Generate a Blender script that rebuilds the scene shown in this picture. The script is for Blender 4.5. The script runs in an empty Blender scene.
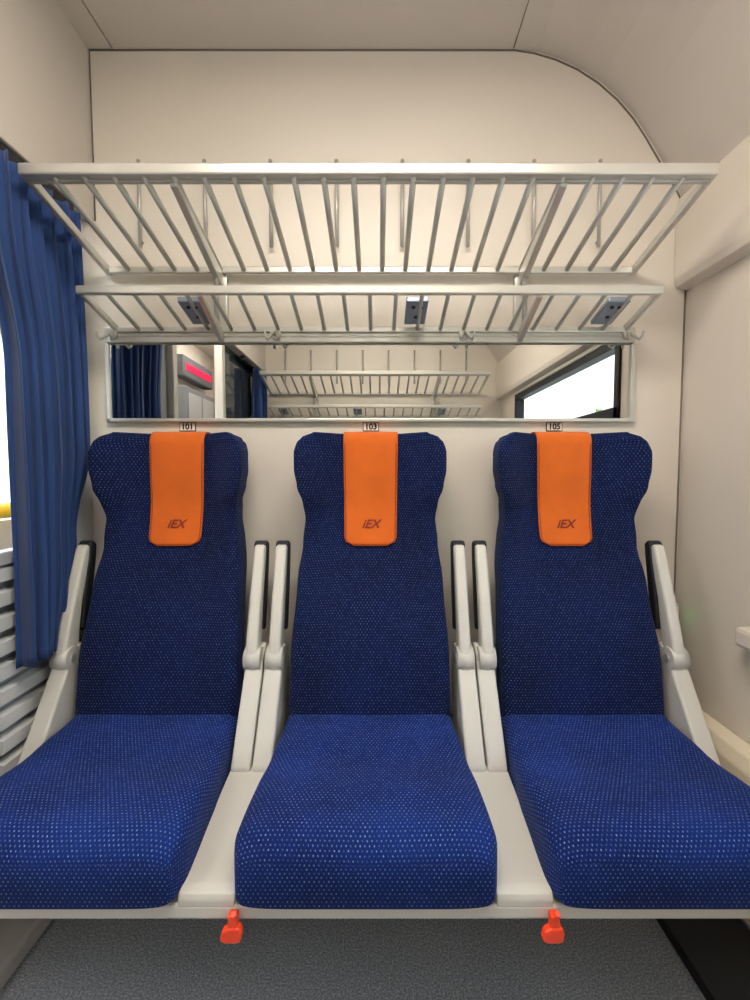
import bpy, bmesh, math, random
from mathutils import Vector, Matrix
random.seed(3)
scene = bpy.context.scene
COL = scene.collection

# ------------------------------------------------------------------ materials
def lin(c):
    return tuple(((v/255)/12.92 if v/255 <= .04045 else ((v/255+.055)/1.055)**2.4) for v in c)

def mat(name, rgb, rough=.5, metal=0., noise=None, bump=None, sheen=0., emit=None, coat=0., spec=None):
    m = bpy.data.materials.new(name); m.use_nodes = True
    nt = m.node_tree; b = nt.nodes['Principled BSDF']
    c = lin(rgb) + (1,)
    b.inputs['Base Color'].default_value = c
    b.inputs['Roughness'].default_value = rough
    b.inputs['Metallic'].default_value = metal
    if spec is not None: b.inputs['Specular IOR Level'].default_value = spec
    if sheen: b.inputs['Sheen Weight'].default_value = sheen
    if coat: b.inputs['Coat Weight'].default_value = coat
    tc = nt.nodes.new('ShaderNodeTexCoord')
    if noise:
        sc, amt = noise
        n = nt.nodes.new('ShaderNodeTexNoise'); n.inputs['Scale'].default_value = sc
        n.inputs['Detail'].default_value = 4
        nt.links.new(tc.outputs['Object'], n.inputs['Vector'])
        r = nt.nodes.new('ShaderNodeValToRGB')
        r.color_ramp.elements[0].position = .3; r.color_ramp.elements[1].position = .7
        r.color_ramp.elements[0].color = tuple(max(0, v*(1-amt)) for v in c[:3])+(1,)
        r.color_ramp.elements[1].color = tuple(min(1, v*(1+amt)) for v in c[:3])+(1,)
        nt.links.new(n.outputs['Fac'], r.inputs['Fac'])
        nt.links.new(r.outputs['Color'], b.inputs['Base Color'])
    if bump:
        sc, st = bump
        n2 = nt.nodes.new('ShaderNodeTexNoise'); n2.inputs['Scale'].default_value = sc
        nt.links.new(tc.outputs['Object'], n2.inputs['Vector'])
        bp = nt.nodes.new('ShaderNodeBump'); bp.inputs['Strength'].default_value = st
        bp.inputs['Distance'].default_value = .002
        nt.links.new(n2.outputs['Fac'], bp.inputs['Height'])
        nt.links.new(bp.outputs['Normal'], b.inputs['Normal'])
    if emit:
        b.inputs['Emission Color'].default_value = lin(emit[0])+(1,)
        b.inputs['Emission Strength'].default_value = emit[1]
    return m

M_wall   = mat('wall_laminate', (223,215,204), .38, noise=(1.3,.03), bump=(220,.04))
M_ceil   = mat('ceiling_panel', (206,198,190), .45, noise=(1.1,.03), bump=(200,.04))
M_side   = mat('side_panel', (218,209,198), .42, noise=(1.5,.03), bump=(220,.04))
M_left   = mat('partition_panel', (202,194,186), .45, noise=(1.5,.03))
M_seal   = mat('dark_seal', (112,104,96), .7)
M_alu    = mat('satin_aluminium', (204,202,196), .36, .6, noise=(6,.05))
M_alud   = mat('rack_bar_metal', (188,186,180), .4, .45, noise=(6,.05))
M_cream  = mat('cream_plastic', (206,204,197), .42, noise=(5,.03), bump=(400,.08))
M_black  = mat('black_rubber', (24,24,32), .6)
M_orange = mat('orange_cloth', (216,101,22), .9, noise=(9,.08), bump=(900,.5), sheen=.1)
M_hem    = mat('orange_hem', (158,60,12), .85)
M_logo   = mat('logo_print', (128,36,18), .7)
M_lever  = mat('red_lever_plastic', (245,72,34), .4)
M_post   = mat('white_post', (200,203,205), .4, .2)
M_slat   = mat('grille_slat', (212,214,216), .4)
M_gap    = mat('grille_backing', (140,143,148), .7)
M_dark   = mat('dark_gap', (95,98,102), .7)
M_grey   = mat('grey_frosted_panel', (130,134,140), .35)
M_dglass = mat('dark_tinted_glass', (45,50,58), .08)
M_devic  = mat('device_plate', (140,150,165), .35, .4)
M_white  = mat('white_plate', (235,232,222), .5)
M_ink    = mat('ink', (15,15,15), .6)
M_red    = mat('red_display', (225,20,70), .4, emit=((255,20,70), 1.0))
M_yellow = mat('yellow_rail', (250,205,20), .4)
M_green  = mat('green_led', (40,240,110), .4, emit=((40,255,110), 3))
M_lamp   = mat('lamp_diffuser', (255,250,240), .5, emit=((255,246,232), 20))
M_clamp  = mat('corridor_lamp_diffuser', (255,250,240), .5, emit=((255,250,244), 10))
M_strip  = mat('dark_floor_strip', (66,66,70), .75)
M_duct   = mat('duct_cream', (226,214,192), .45)
M_base   = mat('baseboard_grey', (185,182,176), .5, noise=(4,.05))
M_grass  = mat('foliage', (150,180,112), .9, noise=(1.6,.5))

def m_mirror():
    m = bpy.data.materials.new('mirror_glass'); m.use_nodes = True
    b = m.node_tree.nodes['Principled BSDF']
    b.inputs['Base Color'].default_value = (.70,.70,.67,1); b.inputs['Metallic'].default_value = 1
    b.inputs['Roughness'].default_value = .008
    return m
M_mirror = m_mirror()

def m_pane():
    m = bpy.data.materials.new('window_pane'); m.use_nodes = True
    nt = m.node_tree; nt.nodes.clear()
    o = nt.nodes.new('ShaderNodeOutputMaterial'); mx = nt.nodes.new('ShaderNodeMixShader')
    t = nt.nodes.new('ShaderNodeBsdfTransparent'); g = nt.nodes.new('ShaderNodeBsdfGlossy')
    g.inputs['Roughness'].default_value = .02; t.inputs['Color'].default_value = (.93,.96,.96,1)
    mx.inputs[0].default_value = .07
    nt.links.new(t.outputs[0], mx.inputs[1]); nt.links.new(g.outputs[0], mx.inputs[2])
    nt.links.new(mx.outputs[0], o.inputs[0])
    return m
M_pane = m_pane()

def m_floor():
    m = bpy.data.materials.new('speckled_floor'); m.use_nodes = True
    nt = m.node_tree; b = nt.nodes['Principled BSDF']; b.inputs['Roughness'].default_value = .6
    tc = nt.nodes.new('ShaderNodeTexCoord')
    n = nt.nodes.new('ShaderNodeTexNoise'); n.inputs['Scale'].default_value = 230; n.inputs['Detail'].default_value = 2
    n2 = nt.nodes.new('ShaderNodeTexNoise'); n2.inputs['Scale'].default_value = 5
    nt.links.new(tc.outputs['Object'], n.inputs['Vector']); nt.links.new(tc.outputs['Object'], n2.inputs['Vector'])
    r = nt.nodes.new('ShaderNodeValToRGB')
    e = r.color_ramp.elements
    e[0].position = .32; e[0].color = lin((126,131,138))+(1,)
    e[1].position = .70; e[1].color = lin((216,220,226))+(1,)
    k = e.new(.52); k.color = lin((166,172,180))+(1,)
    nt.links.new(n.outputs['Fac'], r.inputs['Fac'])
    mx = nt.nodes.new('ShaderNodeMix'); mx.data_type='RGBA'; mx.blend_type='MULTIPLY'
    mx.inputs[0].default_value = .2
    nt.links.new(r.outputs['Color'], mx.inputs[6]); nt.links.new(n2.outputs['Fac'], mx.inputs[7])
    nt.links.new(mx.outputs[2], b.inputs['Base Color'])
    return m
M_floor = m_floor()

def m_fabric(name, base, base2, dot, pu=.0098, pv=.0098):
    m = bpy.data.materials.new(name); m.use_nodes = True
    nt = m.node_tree; N = nt.nodes.new; L = nt.links.new
    b = nt.nodes['Principled BSDF']
    b.inputs['Roughness'].default_value = .85; b.inputs['Sheen Weight'].default_value = .08
    b.inputs['Sheen Roughness'].default_value = .5; b.inputs['Specular IOR Level'].default_value = .12
    b.inputs['Sheen Tint'].default_value = (.35,.5,1,1)
    uv = N('ShaderNodeUVMap'); sp = N('ShaderNodeSeparateXYZ'); L(uv.outputs[0], sp.inputs[0])
    def M(op, a, c=None, d=None):
        x = N('ShaderNodeMath'); x.operation = op
        for i, v in enumerate((a, c, d)):
            if v is None: continue
            if isinstance(v, (int, float)): x.inputs[i].default_value = v
            else: L(v, x.inputs[i])
        return x.outputs[0]
    V = M('DIVIDE', sp.outputs[1], pv); fl = M('FLOOR', V)
    U = M('ADD', M('DIVIDE', sp.outputs[0], pu), M('MULTIPLY', fl, .5))
    du = M('DIVIDE', M('ABSOLUTE', M('SUBTRACT', M('FRACT', U), .5)), .15)
    dv = M('DIVIDE', M('ABSOLUTE', M('SUBTRACT', M('FRACT', V), .5)), .22)
    r2 = M('ADD', M('MULTIPLY', du, du), M('MULTIPLY', dv, dv))
    mr = N('ShaderNodeMapRange'); mr.inputs[1].default_value = 1.35; mr.inputs[2].default_value = .6
    L(r2, mr.inputs[0]); mask = mr.outputs[0]
    cb = N('ShaderNodeCombineXYZ'); L(M('FLOOR', U), cb.inputs[0]); L(fl, cb.inputs[1])
    wn = N('ShaderNodeTexWhiteNoise'); wn.noise_dimensions = '2D'; L(cb.outputs[0], wn.inputs['Vector'])
    tc = N('ShaderNodeTexCoord')
    n = N('ShaderNodeTexNoise'); n.inputs['Scale'].default_value = 5; n.inputs['Detail'].default_value = 5
    n.inputs['Roughness'].default_value = .65
    L(tc.outputs['Object'], n.inputs['Vector'])
    nf = N('ShaderNodeTexNoise'); nf.inputs['Scale'].default_value = 420
    L(tc.outputs['Object'], nf.inputs['Vector'])
    cr = N('ShaderNodeValToRGB')
    cr.color_ramp.elements[0].position = .34; cr.color_ramp.elements[0].color = lin(base)+(1,)
    cr.color_ramp.elements[1].position = .66; cr.color_ramp.elements[1].color = lin(base2)+(1,)
    L(M('ADD', M('MULTIPLY', n.outputs['Fac'], .75), M('MULTIPLY', nf.outputs['Fac'], .25)), cr.inputs['Fac'])
    mk = M('MULTIPLY', mask, M('MULTIPLY_ADD', nf.outputs['Fac'], 2.2, -.35))
    mk = M('MULTIPLY', mk, M('MULTIPLY_ADD', wn.outputs['Value'], .9, .25))
    mk = M('MAXIMUM', mk, 0.0)
    mx = N('ShaderNodeMix'); mx.data_type = 'RGBA'
    L(mk, mx.inputs[0]); L(cr.outputs[0], mx.inputs[6]); mx.inputs[7].default_value = lin(dot)+(1,)
    L(mx.outputs[2], b.inputs['Base Color'])
    bp = N('ShaderNodeBump'); bp.inputs['Strength'].default_value = .5; bp.inputs['Distance'].default_value = .0012
    L(M('ADD', mask, M('MULTIPLY', nf.outputs['Fac'], .8)), bp.inputs['Height'])
    L(bp.outputs['Normal'], b.inputs['Normal'])
    return m
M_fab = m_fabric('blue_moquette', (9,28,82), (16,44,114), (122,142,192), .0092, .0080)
M_fab_shaded = m_fabric('blue_moquette_back_shaded', (9,18,50), (13,28,76), (92,108,156), .0086, .0078)  # cushion moquette in darker tones, shade on the backrests painted into the colour
M_curt = mat('curtain_cloth', (26,60,118), .85, noise=(3,.12), bump=(500,.3), sheen=.15)

# ------------------------------------------------------------------ mesh tools
class MB:
    """accumulates parts in one mesh with several materials"""
    def __init__(s): s.bm = bmesh.new(); s.mats = []
    def mi(s, m):
        if m not in s.mats: s.mats.append(m)
        return s.mats.index(m)
    def _tag(s, faces, m, smooth=False):
        i = s.mi(m)
        for f in faces: f.material_index = i; f.smooth = smooth
    def box(s, x0,x1,y0,y1,z0,z1, m, bev=0., seg=2):
        r = bmesh.ops.create_cube(s.bm, size=1)
        vs = r['verts']
        for v in vs:
            v.co = Vector(((x0+x1)/2+v.co.x*(x1-x0), (y0+y1)/2+v.co.y*(y1-y0), (z0+z1)/2+v.co.z*(z1-z0)))
        fs = set(f for v in vs for f in v.link_faces)
        s._tag(fs, m)
        if bev:
            es = list(set(e for v in vs for e in v.link_edges))
            r = bmesh.ops.bevel(s.bm, geom=es, offset=bev, segments=seg, affect='EDGES', profile=.5)
            s._tag(r['faces'], m, False)
    def prism(s, pts, axis, a0, a1, m, bev=0., seg=2):
        def P(p, a):
            if axis == 'x': return Vector((a, p[0], p[1]))
            if axis == 'y': return Vector((p[0], a, p[1]))
            return Vector((p[0], p[1], a))
        A = [s.bm.verts.new(P(p, a0)) for p in pts]; B = [s.bm.verts.new(P(p, a1)) for p in pts]
        n = len(pts); fs = [s.bm.faces.new(A), s.bm.faces.new(list(reversed(B)))]
        for i in range(n):
            fs.append(s.bm.faces.new((A[i], B[i], B[(i+1)%n], A[(i+1)%n])))
        bmesh.ops.recalc_face_normals(s.bm, faces=fs)
        s._tag(fs, m)
        if bev:
            es = list(set(e for f in fs for e in f.edges))
            r = bmesh.ops.bevel(s.bm, geom=es, offset=bev, segments=seg, affect='EDGES', profile=.5)
            s._tag(r['faces'], m)
    def tube(s, pts, r, m, n=8, flat=1.):
        pts = [Vector(p) for p in pts]; rings = []
        for i, p in enumerate(pts):
            d = (pts[min(i+1, len(pts)-1)]-pts[max(i-1, 0)]).normalized()
            up = Vector((0,0,1)) if abs(d.z) < .9 else Vector((0,1,0))
            a = d.cross(up).normalized(); b = a.cross(d).normalized()
            rings.append([s.bm.verts.new(p+a*r*math.cos(t)+b*r*flat*math.sin(t)) for t in [2*math.pi*k/n for k in range(n)]])
        fs = []
        for i in range(len(rings)-1):
            for k in range(n):
                fs.append(s.bm.faces.new((rings[i][k], rings[i][(k+1)%n], rings[i+1][(k+1)%n], rings[i+1][k])))
        s._tag(fs, m, True)
        c = [s.bm.faces.new(list(reversed(rings[0]))), s.bm.faces.new(rings[-1])]
        s._tag(c, m)
        bmesh.ops.recalc_face_normals(s.bm, faces=fs+c)
    def obj(s, name, parent=None):
        me = bpy.data.meshes.new(name); s.bm.to_mesh(me); s.bm.free()
        for m in s.mats: me.materials.append(m)
        o = bpy.data.objects.new(name, me); COL.objects.link(o)
        if parent: attach(o, parent)
        return o

def attach(o, p):
    o.parent = p; o.matrix_parent_inverse = Matrix.Translation(-Vector(p.location))
def empty(name, loc):
    e = bpy.data.objects.new(name, None); e.location = loc; e.empty_display_size = .1; COL.objects.link(e); return e
def simple_box(name, x0,x1,y0,y1,z0,z1, m, bev=0.):
    b = MB(); b.box(x0,x1,y0,y1,z0,z1,m,bev); return b.obj(name)

def interp(tab, x):
    if x <= tab[0][0]: return tab[0][1]
    for (a, b), (c, d) in zip(tab, tab[1:]):
        if x <= c:
            t = (x-a)/(c-a); t = t*t*(3-2*t)
            return b+(d-b)*t
    return tab[-1][1]
def catmull(tab, x):
    if x <= tab[0][0]: return tab[0][1]
    if x >= tab[-1][0]: return tab[-1][1]
    n = len(tab)
    def slope(i):
        a = tab[max(0,i-1)]; b = tab[min(n-1,i+1)]
        return (b[1]-a[1])/(b[0]-a[0])
    for i in range(n-1):
        if x <= tab[i+1][0]:
            h = tab[i+1][0]-tab[i][0]; t = (x-tab[i][0])/h
            return ((2*t**3-3*t**2+1)*tab[i][1]+(t**3-2*t**2+t)*h*slope(i)
                    +(-2*t**3+3*t**2)*tab[i+1][1]+(t**3-t**2)*h*slope(i+1))

def loft(name, rings, m):
    """rings: lists of Vectors (closed). uv in metres."""
    n = len(rings[0]); me = bpy.data.meshes.new(name); bm = bmesh.new(); uvl = bm.loops.layers.uv.new('UVMap')
    vr = [[bm.verts.new(p) for p in r] for r in rings]
    mid = rings[len(rings)//2]; U = [0]
    for k in range(n): U.append(U[-1]+(mid[(k+1)%n]-mid[k]).length)
    V = [0]
    for i in range(len(rings)-1):
        V.append(V[-1]+max((rings[i+1][k]-rings[i][k]).length for k in (n//2, n//2+1, n//2-1)))
    for i in range(len(rings)-1):
        for k in range(n):
            f = bm.faces.new((vr[i][k], vr[i][(k+1)%n], vr[i+1][(k+1)%n], vr[i+1][k])); f.smooth = True
            for lp, (uu, vv) in zip(f.loops, ((U[k],V[i]),(U[k+1],V[i]),(U[k+1],V[i+1]),(U[k],V[i+1]))):
                lp[uvl].uv = (uu, vv)
    f1 = bm.faces.new(list(reversed(vr[0]))); f2 = bm.faces.new(vr[-1])
    for f in (f1, f2):
        f.smooth = True
        for lp in f.loops: lp[uvl].uv = (lp.vert.co.x, lp.vert.co.z+lp.vert.co.y)
    bmesh.ops.recalc_face_normals(bm, faces=bm.faces[:])
    bm.to_mesh(me); bm.free(); me.materials.append(m)
    return me

# ------------------------------------------------------------------ camera
YW = 1.60
cam = bpy.data.cameras.new('camera'); co = bpy.data.objects.new('camera', cam); COL.objects.link(co)
co.location = (.0235, 0, 1.17); co.rotation_euler = (math.radians(90-3.3), 0, 0)
cam.sensor_fit = 'HORIZONTAL'; cam.sensor_width = 36; cam.lens = 36*475/750; cam.shift_x = -.004
cam.clip_start = .02
scene.camera = co

# ------------------------------------------------------------------ room shell
YB = -.80
simple_box('floor', -1.8, 1.25, -2.2, 4.0, -.06, 0, M_floor)
prof = [(-.96,0),(1.04,0),(1.04,2.02),(1.0,2.09),(.965,2.145),(.93,2.20),(.892,2.26),(.85,2.318),(.80,2.372),(.74,2.422),(.67,2.465),(.60,2.495),(.53,2.515),(.46,2.525),(-.96,2.525)]
b = MB(); b.prism(prof, 'y', YW, YW+.05, M_wall); wall_back = b.obj('wall_back')
b = MB(); b.prism(prof, 'y', YB-.05, YB, M_wall); b.obj('wall_front')
b = MB()
b.tube([(-.899, YW-.001, 1.99), (-.899, YW-.001, 2.518), (.46, YW-.001, 2.518)]+[(x-.006, YW-.001, z-.006) for x, z in reversed(prof[2:13])], .0028, M_seal, 6)
b.tube([(1.034, YW-.001, .42), (1.034, YW-.001, 1.77)], .003, M_seal, 6)
b.obj('trim_1')
b = MB()
b.box(-.97,-.826, YB,YW, 2.52,2.56, M_ceil)
b.box(-.822,.454, YB,YW, 2.52,2.56, M_ceil)
b.box(-.97,.53, YB-.05,YW+.05, 2.56,2.58, M_seal)
b.box(-.97,.53, YW,YW+.05, 2.525,2.56, M_seal)
b.box(-.97,.53, YB-.05,YB, 2.525,2.56, M_seal)
b.obj('ceiling')
b = MB()
inner = [(.457,2.52)]+[(x,z) for x,z in reversed(prof[2:13])]
outer = [(x+.05, z+.05) for x,z in reversed(inner)]
b.prism(inner+outer, 'y', YB, YW, M_ceil)
b.obj('ceiling_cove')
b = MB(); b.box(-.55,.55,.16,.64,2.488,2.522,M_alu,.006); b.box(-.52,.52,.19,.61,2.474,2.49,M_lamp,.006)
b.obj('ceiling_lamp')
b = MB()
XR = 1.04
b.box(XR,XR+.06,YB,YW,0,.86,M_side)
b.box(XR,XR+.06,YB,YW,1.74,2.10,M_side)
b.box(XR,XR+.06,1.16,YW,.86,1.74,M_side)
b.box(XR,XR+.06,YB,-.36,.86,1.74,M_side)
b.obj('wall_right')
b = MB()
b.prism([(1.04,1.765),(1.0,1.775),(.993,1.80),(.993,2.03),(1.003,2.06),(1.04,2.075)], 'y', YB+.003, YW-.003, M_side, .003)
b.obj('blind_box_cover')
b = MB()
b.prism([(1.038,.006),(.975,.006),(.975,.39),(.99,.425),(1.038,.43)], 'y', YB+.004, YW-.004, M_duct, .004)
b.obj('heater_duct')
b = MB()
for (y0,y1,z0,z1) in ((-.36,1.16,.86,.90),(-.36,1.16,1.70,1.74),(-.36,-.32,.86,1.74),(1.12,1.16,.86,1.74),(-.36,1.16,1.40,1.45)):
    b.box(XR-.012,XR+.05,y0,y1,z0,z1,M_black,.004)
for (y0,y1,z0,z1) in ((-.35,1.15,1.735,1.755),(-.35,1.15,.845,.865)):
    b.box(XR-.018,XR+.01,y0,y1,z0,z1,M_alu,.003)
b.box(XR+.02,XR+.026,-.34,1.14,.88,1.72,M_pane)
b.obj('window_1')
b = MB(); b.box(.990,1.038,.15,1.27,.70,.755,M_side,.012); b.box(1.0,1.038,.6,.66,.60,.71,M_side,.006)
b.obj('window_ledge')
b = MB(); b.box(.996,1.034,YW-.034,YW-.001,.640,.735,M_cream,.005); b.box(1.000,1.014,YW-.039,YW-.033,.690,.706,M_green,.002)
b.box(1.018,1.029,YW-.038,YW-.033,.668,.722,M_white,.002)
b.obj('power_socket')

# left partition
XL = -.943
b = MB()
b.box(XL-.04,-.902,YB,YW,1.992,2.53,M_left,.004)
b.box(XL-.06,XL-.02,.92,1.19,.0,1.992,M_grey,.004)
b.box(XL-.045,XL+.004,1.505,YW-.001,.0,1.992,M_post,.006)
b.box(XL-.04,XL+.0,1.15,1.50,.93,.965,M_post,.004)
b.box(XL-.045,XL-.03,1.19,1.50,.0,.93,M_gap)
for i in range(14):
    z = .05+i*.064
    b.prism([(XL-.028,z),(XL-.004,z+.006),(XL-.004,z+.040),(XL-.028,z+.046)], 'y', 1.19, 1.50, M_slat)
b.box(XL-.045,XL+.012,.875,.92,0,1.992,M_alu,.006)
b.box(XL-.045,XL+.012,.16,.20,0,1.992,M_alu,.006)
b.box(XL-.04,XL-.01,YB,.16,0,.7,M_left)
b.box(XL-.035,XL-.02,YB,.16,.7,1.992,M_dglass)
b.obj('wall_left')
b = MB(); b.box(XL-.022,XL-.016,1.19,1.50,.965,1.96,M_pane); b.obj('window_2')
b = MB(); b.box(XL+.002,XL+.036,1.0,1.505,1.955,1.988,M_black,.004); b.box(XL+.002,XL+.036,-.78,-.2,1.955,1.988,M_black,.004); b.obj('curtain_rail')
b = MB(); b.box(XL,-.825,YB,1.5,0,.05,M_base,.01); b.obj('baseboard_left')
b = MB(); b.box(.765,.972,YB,YW,0,.004,M_strip); b.box(.752,.768,YB,YW,0,.009,M_black,.002); b.obj('trim_2')

# corridor beyond the partition
b = MB()
b.box(-1.75,-1.70,-2.2,4.0,0,.95,M_side); b.box(-1.75,-1.70,-2.2,4.0,1.80,2.4,M_side)
for y0,y1 in ((-2.2,-.3),(.95,1.4),(3.0,4.0)): b.box(-1.75,-1.70,y0,y1,.95,1.8,M_side)
b.obj('wall_corridor')
simple_box('ceiling_corridor',-1.75,-.98,-2.2,4.0,2.36,2.4,M_ceil)
b = MB(); b.box(-1.75,-.94,4.0,4.05,0,2.4,M_side); b.obj('wall_corridor_end_1')
b = MB(); b.box(-1.75,-.94,-2.25,-2.2,0,2.4,M_side); b.obj('wall_corridor_end_2')
b = MB(); b.box(-.98,-.94,1.66,4.0,0,2.4,M_side); b.obj('wall_corridor_inner_1')
b = MB(); b.box(-.98,-.94,-2.2,-.86,0,2.4,M_side); b.obj('wall_corridor_inner_2')
b = MB(); b.tube([(-1.65,-.4,1.0),(-1.65,3.9,1.0)],.035,M_yellow,12)
for y in (-.35,1.2,3.1): b.tube([(-1.65,y,1.0),(-1.70,y,1.0)],.012,M_alu,8)
b.obj('handrail')
b = MB(); b.box(-1.45,-1.25,-1.5,3.3,2.325,2.352,M_clamp,.005); b.obj('corridor_lamp')
b = MB(); b.box(-1.695,-1.60,-1.55,-.85,1.98,2.16,M_dark,.01); b.box(-1.602,-1.596,-1.50,-.90,2.04,2.10,M_red)
b.obj('information_display')
b = MB(); b.box(-1.695,-1.58,-1.55,-.85,.9,1.90,M_grey,.012); b.box(-1.585,-1.575,-1.50,-1.22,.95,1.85,M_post,.004); b.box(-1.585,-1.575,-1.18,-.90,.95,1.85,M_post,.004)
b.obj('equipment_cabinet')

# outside
b = MB()
bm = b.bm; nx, nz = 150, 22; g = []
for i in range(nx+1):
    row = []
    for j in range(nz+1):
        y = -26+38*i/nx; t = j/nz
        hgt = 4.3+.35*math.sin(i*.21)+.3*math.sin(i*.53+1)+.15*random.random()
        row.append(bm.verts.new((6.5+t*2.5+.3*math.sin(i*1.3+j*1.1)*(t+.1)+.25*random.random(), y, -1.2+t*hgt)))
    g.append(row)
fs = [bm.faces.new((g[i][j],g[i+1][j],g[i+1][j+1],g[i][j+1])) for i in range(nx) for j in range(nz)]
b._tag(fs, M_grass, True)
b.obj('trackside_hedge')

# ------------------------------------------------------------------ mirror
e = empty('wall_mirror', (0, YW, 1.46))
b = MB(); b.box(-.862,.855,YW-.014,YW-.003,1.347,1.588,M_mirror); b.obj('mirror_glass_pane', e)
b = MB()
b.box(-.872,.865,YW-.02,YW,1.338,1.349,M_alu,.002)
b.box(-.872,-.858,YW-.02,YW,1.338,1.591,M_alu,.002); b.box(.852,.868,YW-.024,YW,1.338,1.591,M_alu,.002)
b.obj('mirror_frame', e)

# ------------------------------------------------------------------ luggage rack
def build_rack():
    b = MB()
    W = .852; yf, zf, yb, zb = 1.215, 1.912, 1.572, 1.822
    b.box(-W-.006, W+.006, yf-.012, yf+.012, zf-.0145, zf+.0145, M_alu, .005)
    b.box(-W, W, yf+.010, yf+.022, zf-.020, zf-.010, M_alud, .002)
    b.box(-W+.01, W-.01, yb-.008, yb+.008, zb-.012, zb+.010, M_alu, .004)
    for s in (-1, 1):
        b.prism([(yf,zf+.012),(yb+.02,zb+.012),(yb+.02,zb-.012),(yf,zf-.012)], 'x', s*W-.008, s*W+.008, M_alu, .003)
    nb = 23
    for i in range(1, nb):
        x = -W+2*W*i/nb
        b.tube([(x,yf,zf-.010),(x,yb,zb-.002)], .0078, M_alud, 10)
    w2 = .828; y2, z2, yb2, zb2 = 1.385, 1.688, 1.575, 1.634
    b.box(-w2-.006, w2+.006, y2-.009, y2+.009, z2-.012, z2+.012, M_alu, .004)
    b.box(-w2, w2, yb2-.006, yb2+.006, zb2-.009, zb2+.009, M_alu, .003)
    for s in (-1, 1):
        b.prism([(y2,z2+.010),(yb2+.02,zb2+.010),(yb2+.02,zb2-.012),(y2,z2-.010)], 'x', s*w2-.006, s*w2+.006, M_alu, .003)
    for i in range(1, nb-1):
        x = -w2+2*w2*i/(nb-1)
        b.tube([(x,y2,z2-.004),(x,yb2,zb2)], .0062, M_alud, 8)
    b.box(-.87, .865, YW-.022, YW, 1.594, 1.645, M_alu, .004)
    b.box(-.87, .865, YW-.026, YW, 1.612, 1.618, M_alud)
    for x in (-.487, .487):
        b.prism([(1.23,1.900),(1.598,1.812),(1.598,1.755),(1.53,1.782),(1.23,1.884)], 'x', x-.010, x+.010, M_alu, .003)
        b.box(x-.02, x+.02, 1.58, YW, 1.60, 1.84, M_alu, .004)
        b.prism([(1.39,1.682),(1.598,1.630),(1.598,1.59),(1.55,1.605),(1.39,1.670)], 'x', x-.008, x+.008, M_alu, .002)
        b.tube([(x,1.535,1.80),(x,1.535,1.64)], .008, M_alud, 8)
    for i in range(8):
        x = -.745+i*.2117
        b.tube([(x,1.582,2.17),(x,1.582,1.90)], .0062, M_alud, 8)
        for z in (2.15, 1.92): b.tube([(x,1.582,z),(x,YW,z)], .004, M_alud, 6)
    for x in (-.535, .14, .735):
        P = [(1.43,1.688),(1.55,1.655),(1.548,1.642),(1.428,1.672)]
        b.prism(P, 'x', x-.033, x+.033, M_devic, .003)
        for dx, yy in ((-.010,1.455),(.012,1.455),(0,1.505)):
            zz = 1.672-(yy-1.428)*.25
            b.tube([(x+dx,yy,zz+.003),(x+dx,yy-.001,zz-.004)], .0055, M_black, 10)
    for x in (-.84, -.31, .305, .835):
        b.tube([(x,YW-.02,1.620),(x,YW-.034,1.620)], .017, M_alu, 14)
        for s in (-1, 1):
            b.tube([(x,YW-.03,1.625),(x+s*.012,YW-.052,1.603),(x+s*.018,YW-.066,1.592),(x+s*.022,YW-.075,1.60),(x+s*.024,YW-.078,1.615)], .0042, M_alu, 8)
    return b
e1 = empty('luggage_rack', (0, 1.58, 1.75))
rk = build_rack().obj('rack_shelves', e1)
e2 = bpy.data.objects.new('luggage_rack.001', None); COL.objects.link(e2)
e2.location = (0, .8-1.58, 1.75); e2.rotation_euler = (0,0,math.pi); e2.empty_display_size = .1
r2 = bpy.data.objects.new('rack_shelves_opposite', rk.data); COL.objects.link(r2)
r2.parent = e2; r2.matrix_parent_inverse = Matrix.Translation((0,-1.58,-1.75))

# ------------------------------------------------------------------ seats
W_T = [(.44,.234),(.62,.232),(.85,.220),(.96,.208),(1.03,.201),(1.08,.206),(1.13,.221),(1.18,.229),(1.235,.229),(1.258,.223),(1.278,.207),(1.294,.176)]
Y_T = [(.43,1.292),(.55,1.315),(.68,1.348),(.82,1.412),(.95,1.478),(1.06,1.507),(1.16,1.510),(1.25,1.514),(1.30,1.518)]
def yfront(z): return catmull(Y_T, z)
BOL = [(.44,.008),(.7,.022),(.9,.054),(1.02,.080),(1.12,.130),(1.22,.135),(1.27,.120),(1.29,.10)]
def bol(x, z):
    u = min(1, abs(x)/interp(W_T, z))
    return interp(BOL, z)*(max(0,u-.38)/.62)**1.3
def front_y(x, z): return yfront(z)-bol(x, z)
def back_mesh():
    rings = []; n = 96
    zs = [.43,.45,.48]+[.52+.03*i for i in range(15)]+[.97+.012*i for i in range(24)]+[1.256,1.264,1.272,1.279,1.285,1.290,1.294]
    for z in zs:
        w = interp(W_T, z); yf = yfront(z); yb = min(yf+.12, 1.590)
        ins = 0
        if z > 1.262:
            q = min(1,(z-1.262)/.033); ins = .028*(1-math.sqrt(max(0,1-q*q)))
        h = max(.008, (yb-yf)/2-ins); yc = (yf+yb)/2
        r = []
        for k in range(n):
            a = math.pi/2+2*math.pi*k/n
            c, s_ = math.cos(a), math.sin(a)
            ex = .42
            x = w*math.copysign(abs(c)**ex, c)
            y = yc+h*math.copysign(abs(s_)**ex, s_)
            fr = max(0, -math.copysign(abs(s_)**ex, s_))
            bk = max(0, math.copysign(abs(s_)**ex, s_))
            y -= bol(x, z)*(.72+.28*fr-.35*bk)
            r.append(Vector((x, y, z)))
        rings.append(r)
    return loft('backrest', rings, M_fab_shaded)
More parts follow.
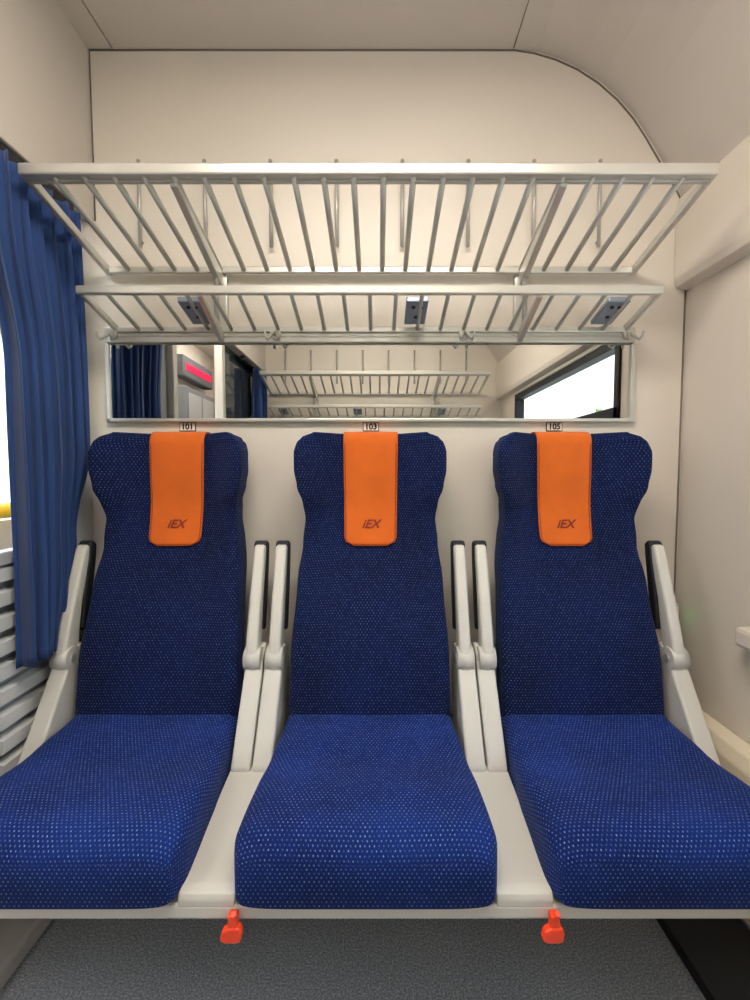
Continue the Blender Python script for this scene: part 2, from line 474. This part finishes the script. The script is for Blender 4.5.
def cushion_mesh():
    rings = []; n = 84
    ys = [1.34,1.32,1.28]+[1.24-.03*i for i in range(10)]+[.945,.93,.915,.90,.888,.877,.868,.861,.856,.852,.850]
    for y in ys:
        w = interp([(.85,.252),(.90,.258),(1.05,.255),(1.16,.247),(1.34,.236)], y)
        top = interp([(.85,.474),(.90,.488),(.97,.489),(1.12,.478),(1.24,.487),(1.34,.50)], y)
        bot = .343; ins = 0
        if y < .895:
            q = min(1,(.895-y)/.045); ins = .030*(1-math.sqrt(max(0,1-q*q)))
        top -= ins*1.1; w -= ins*.35; bot += ins*.15
        hz = (top-bot)/2; zc = (top+bot)/2; r = []
        for k in range(n):
            a = -math.pi/2+2*math.pi*k/n
            c, s_ = math.cos(a), math.sin(a)
            x = w*math.copysign(abs(c)**.30, c)
            ez = .40 if s_ > 0 else .22
            z = zc+hz*math.copysign(abs(s_)**ez, s_)
            if s_ > 0: z -= .008*math.cos(min(1,abs(x)/w)*math.pi/2)
            r.append(Vector((x, y, z)))
        rings.append(r)
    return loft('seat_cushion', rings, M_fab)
def cover_mesh():
    bm = bmesh.new()
    z0 = .942
    rows = []; inn = []
    N = 16; nv = 26
    for j in range(nv+1):
        z = z0+(1.262-z0)*j/nv
        d = z-z0; hw = .0815+.0045*j/nv
        if d < .03: hw -= .03-math.sqrt(max(0,.03**2-(.03-d)**2))
        rows.append([(hw*(-1+2*i/N), z) for i in range(N+1)])
    vr = []
    for r in rows:
        vr.append([bm.verts.new((x, front_y(x, z)-.006, z)) for x, z in r])
    yt = yfront(1.262)
    for (dy, z) in ((.0,1.276),(.006,1.288),(.018,1.297),(.034,1.300),(.05,1.298),(.062,1.289),(.067,1.27),(.069,1.22),(.069,1.16)):
        vr.append([bm.verts.new((.086*(-1+2*i/N), min(yt-.004+dy*1.2, 1.597), z)) for i in range(N+1)])
    for a, c in zip(vr, vr[1:]):
        for i in range(N):
            f = bm.faces.new((a[i],a[i+1],c[i+1],c[i])); f.smooth = True
    bmesh.ops.recalc_face_normals(bm, faces=bm.faces[:])
    me = bpy.data.meshes.new('headrest_cover'); bm.to_mesh(me); bm.free(); me.materials.append(M_orange)
    # stitched border, 5 mm inside the edge
    o = .005; zi = z0+o; ri = .025; out = []
    for j in range(nv+1):
        z = 1.262-(1.262-zi-ri)*j/nv
        out.append((-(.0815+.0045*(z-z0)/.32)+o, z))
    hwb = .0815-o
    for k in range(1,9):
        a = math.pi/2*k/8; out.append((-hwb+ri-ri*math.cos(a), zi+ri-ri*math.sin(a)))
    out += [(-x, z) for x, z in reversed(out)]
    hem = [(x, front_y(x, z)-.0092, z) for x, z in out]
    b = MB(); b.tube(hem, .0016, M_hem, 6)
    m2 = bpy.data.meshes.new('headrest_cover_hem'); b.bm.to_mesh(m2); b.bm.free(); m2.materials.append(M_hem)
    return me, m2
def text_mesh(txt, size, m, extrude=.0006, shear=0, bold=0):
    cu = bpy.data.curves.new('txt', 'FONT'); cu.body = txt; cu.size = size; cu.align_x = 'CENTER'; cu.align_y = 'CENTER'
    cu.extrude = extrude; cu.shear = shear; cu.offset = bold
    o = bpy.data.objects.new('tmp', cu); COL.objects.link(o)
    dg = bpy.context.evaluated_depsgraph_get(); me = bpy.data.meshes.new_from_object(o.evaluated_get(dg))
    bpy.data.objects.remove(o); me.materials.clear(); me.materials.append(m); return me
def side_mesh(s):
    """frame + folded-up armrest, s=-1 left, 1 right"""
    b = MB()
    x0, x1 = sorted((s*.2525, s*.3035))
    b.prism([(1.350,.645),(1.325,.60),(1.185,.405),(1.185,.345),(1.42,.345),(1.46,.57),(1.43,.65),(1.39,.665)], 'x', x0, x1, M_cream, .007, 3)
    def arm(pts, xa, xb, m, bev):
        xa, xb = sorted((s*xa, s*xb)); b.prism(pts, 'x', xa, xb, m, bev, 3)
    arm([(1.328,.600),(1.322,.635),(1.336,.69),(1.378,.80),(1.430,.922),(1.440,.944),(1.455,.951),(1.468,.940),(1.466,.92),(1.420,.79),(1.400,.70),(1.385,.61)], .256, .290, M_cream, .009)
    arm([(1.42,.79),(1.450,.905),(1.458,.952),(1.473,.961),(1.492,.948),(1.487,.91),(1.455,.77),(1.43,.69),(1.405,.70)], .251, .294, M_black, .008)
    xa, xb = s*.251, s*.2985
    b.tube([(xa,1.352,.632),(xb,1.352,.632)], .033, M_cream, 24)
    b.tube([(s*.248,1.352,.632),(s*.301,1.352,.632)], .012, M_alud, 16)
    me = bpy.data.meshes.new('side_frame'); b.bm.to_mesh(me); b.bm.free()
    for m in b.mats: me.materials.append(m)
    return me
ME_back = back_mesh(); ME_cush = cushion_mesh(); ME_cov, ME_hem = cover_mesh(); ME_sl = side_mesh(-1); ME_sr = side_mesh(1)
ME_logo = text_mesh('iEX', .038, M_logo, .0006, .35, .0006)
b = MB()
b.box(-.2,.2,1.32,1.42,.36,.46,M_black,.01)
ME_hinge = bpy.data.meshes.new('hinge'); b.bm.to_mesh(ME_hinge); b.bm.free(); ME_hinge.materials.append(M_black)
for idx, cx in enumerate((-.612, 0, .612)):
    s = empty('train_seat' if idx == 0 else 'train_seat.%03d' % idx, (cx, 1.15, .34))
    for nm, me in (('backrest',ME_back),('seat_cushion',ME_cush),('headrest_cover',ME_cov),('headrest_cover_hem',ME_hem),
                   ('armrest_left',ME_sl),('armrest_right',ME_sr),('hinge_block',ME_hinge)):
        o = bpy.data.objects.new(nm, me); COL.objects.link(o)
        o.parent = s; o.matrix_parent_inverse = Matrix.Translation((0,-1.15,-.34))
        if nm == 'headrest_cover':
            sm = o.modifiers.new('t','SOLIDIFY'); sm.thickness = .0025; sm.offset = 1
    o = bpy.data.objects.new('cover_logo', ME_logo); COL.objects.link(o)
    o.parent = s; o.matrix_parent_inverse = Matrix.Translation((0,-1.15,-.34))
    z = 1.008; tilt = math.atan((front_y(0,z+.01)-front_y(0,z-.01))/.02)
    o.location = (.0, front_y(0,z)-.0105, z); o.rotation_euler = (math.pi/2-tilt, 0, 0)

# bench frame
e = empty('bench_frame', (0, 1.1, .3))
b = MB()
b.box(-.915,.965,.864,.90,.312,.342,M_cream,.006)
b.box(-.915,.965,.90,1.50,.312,.336,M_cream,.003)
b.box(-.915,.965,1.50,1.597,.29,.34,M_black,.003)
for x in (-.306, .306):
    b.prism([(.864,.352),(.868,.362),(.885,.368),(1.21,.400),(1.21,.337),(.864,.337)], 'x', x-.0545, x+.0545, M_cream, .003)
for x in (-.70,-.02,.66):
    b.prism([(1.30,0),(1.42,0),(1.46,.312),(1.22,.312)], 'x', x-.02, x+.02, M_cream, .004)
    b.box(x-.05,x+.05,1.27,1.45,0,.012,M_cream,.003)
b.obj('frame_structure', e)
for i, x in enumerate((-.252, .357)):
    e = empty('seat_release_lever' if i == 0 else 'seat_release_lever.001', (x, .86, .31))
    b = MB()
    b.box(x-.008,x+.010,.846,.8635,.306,.336,M_lever,.003)
    b.tube([(x+.004,.850,.336),(x+.004,.846,.342)], .005, M_lever, 8)
    b.prism([(x-.024,.290),(x-.019,.306),(x-.006,.314),(x+.014,.314),(x+.019,.303),(x+.017,.286),(x+.010,.283),(x-.017,.283)], 'y', .844, .861, M_lever, .004)
    b.obj('lever_paddle', e)

# seat number plates
for i, (x, t) in enumerate(((-.612,'101'),(.0,'103'),(.612,'105'))):
    e = empty('seat_number_plate' if i == 0 else 'seat_number_plate.%03d' % i, (x, YW, 1.322))
    b = MB(); b.box(x-.027,x+.027,YW-.003,YW,1.308,1.337,M_ink); b.box(x-.0245,x+.0245,YW-.0045,YW-.001,1.3105,1.3345,M_white)
    b.obj('plate', e)
    o = bpy.data.objects.new('digits', text_mesh(t, .027, M_ink, .0004, 0, .0009)); COL.objects.link(o)
    attach(o, e); o.location = (x, YW-.0052, 1.3225); o.rotation_euler = (math.pi/2,0,0)

# ------------------------------------------------------------------ curtains
def curtain(name, ya, yb):
    bm = bmesh.new(); nu, nv = 190, 44; g = []
    for j in range(nv+1):
        t = j/nv; z = 1.952-t*(1.952-.662)
        row = []
        low = min(1, max(0, (t-.55)/.2)); low = low*low*(3-2*low)
        gt = min(1, max(0, (t-.1)/.3)); gt = gt*gt*(3-2*gt)
        for i in range(nu+1):
            u = i/nu
            a0, a1 = ya+.062*gt, yb
            if t > .75: a1 -= .07*((t-.75)/.25)**2
            y = a0+(a1-a0)*u
            ph = u*2*math.pi*6.5+.6*math.sin(t*2.6+u*5)
            k = low*u**2
            amp = (.020+.014*math.sin(min(1,t*1.5)*math.pi/2))*(1-k)+.006*k
            cx = -.898*(1-k)-.928*k
            sn = math.sin(ph); fold = math.copysign(abs(sn)**.8, sn)
            x = cx+amp*fold+.005*math.sin(ph*2.3+1+t*2)*(1-k)
            x = max(x, -.938)
            y += .012*math.sin(ph*2)*(1-k)
            row.append(bm.verts.new((x, y, z+.008*math.sin(ph)*(t**6))))
        g.append(row)
    for a, c in zip(g, g[1:]):
        for i in range(nu):
            f = bm.faces.new((a[i],a[i+1],c[i+1],c[i])); f.smooth = True
    me = bpy.data.meshes.new(name); bm.to_mesh(me); bm.free(); me.materials.append(M_curt)
    o = bpy.data.objects.new(name, me); COL.objects.link(o)
    sm = o.modifiers.new('t','SOLIDIFY'); sm.thickness = .0015
    return o
curtain('window_curtain', 1.14, 1.485)
curtain('window_curtain.001', -.74, -.42)

# ------------------------------------------------------------------ world
w = bpy.data.worlds.new('world'); scene.world = w; w.use_nodes = True
nt = w.node_tree; bg = nt.nodes['Background']
tc = nt.nodes.new('ShaderNodeTexCoord'); sp = nt.nodes.new('ShaderNodeSeparateXYZ'); r = nt.nodes.new('ShaderNodeValToRGB')
nt.links.new(tc.outputs['Generated'], sp.inputs[0]); nt.links.new(sp.outputs[2], r.inputs[0])
r.color_ramp.elements[0].position = 0; r.color_ramp.elements[0].color = (.95,.97,1,1)
r.color_ramp.elements[1].position = .8; r.color_ramp.elements[1].color = (.62,.78,1,1)
nt.links.new(r.outputs[0], bg.inputs[0]); bg.inputs[1].default_value = 2.8

scene.view_settings.view_transform = 'Standard'
scene.view_settings.look = 'None'
scene.view_settings.exposure = .24
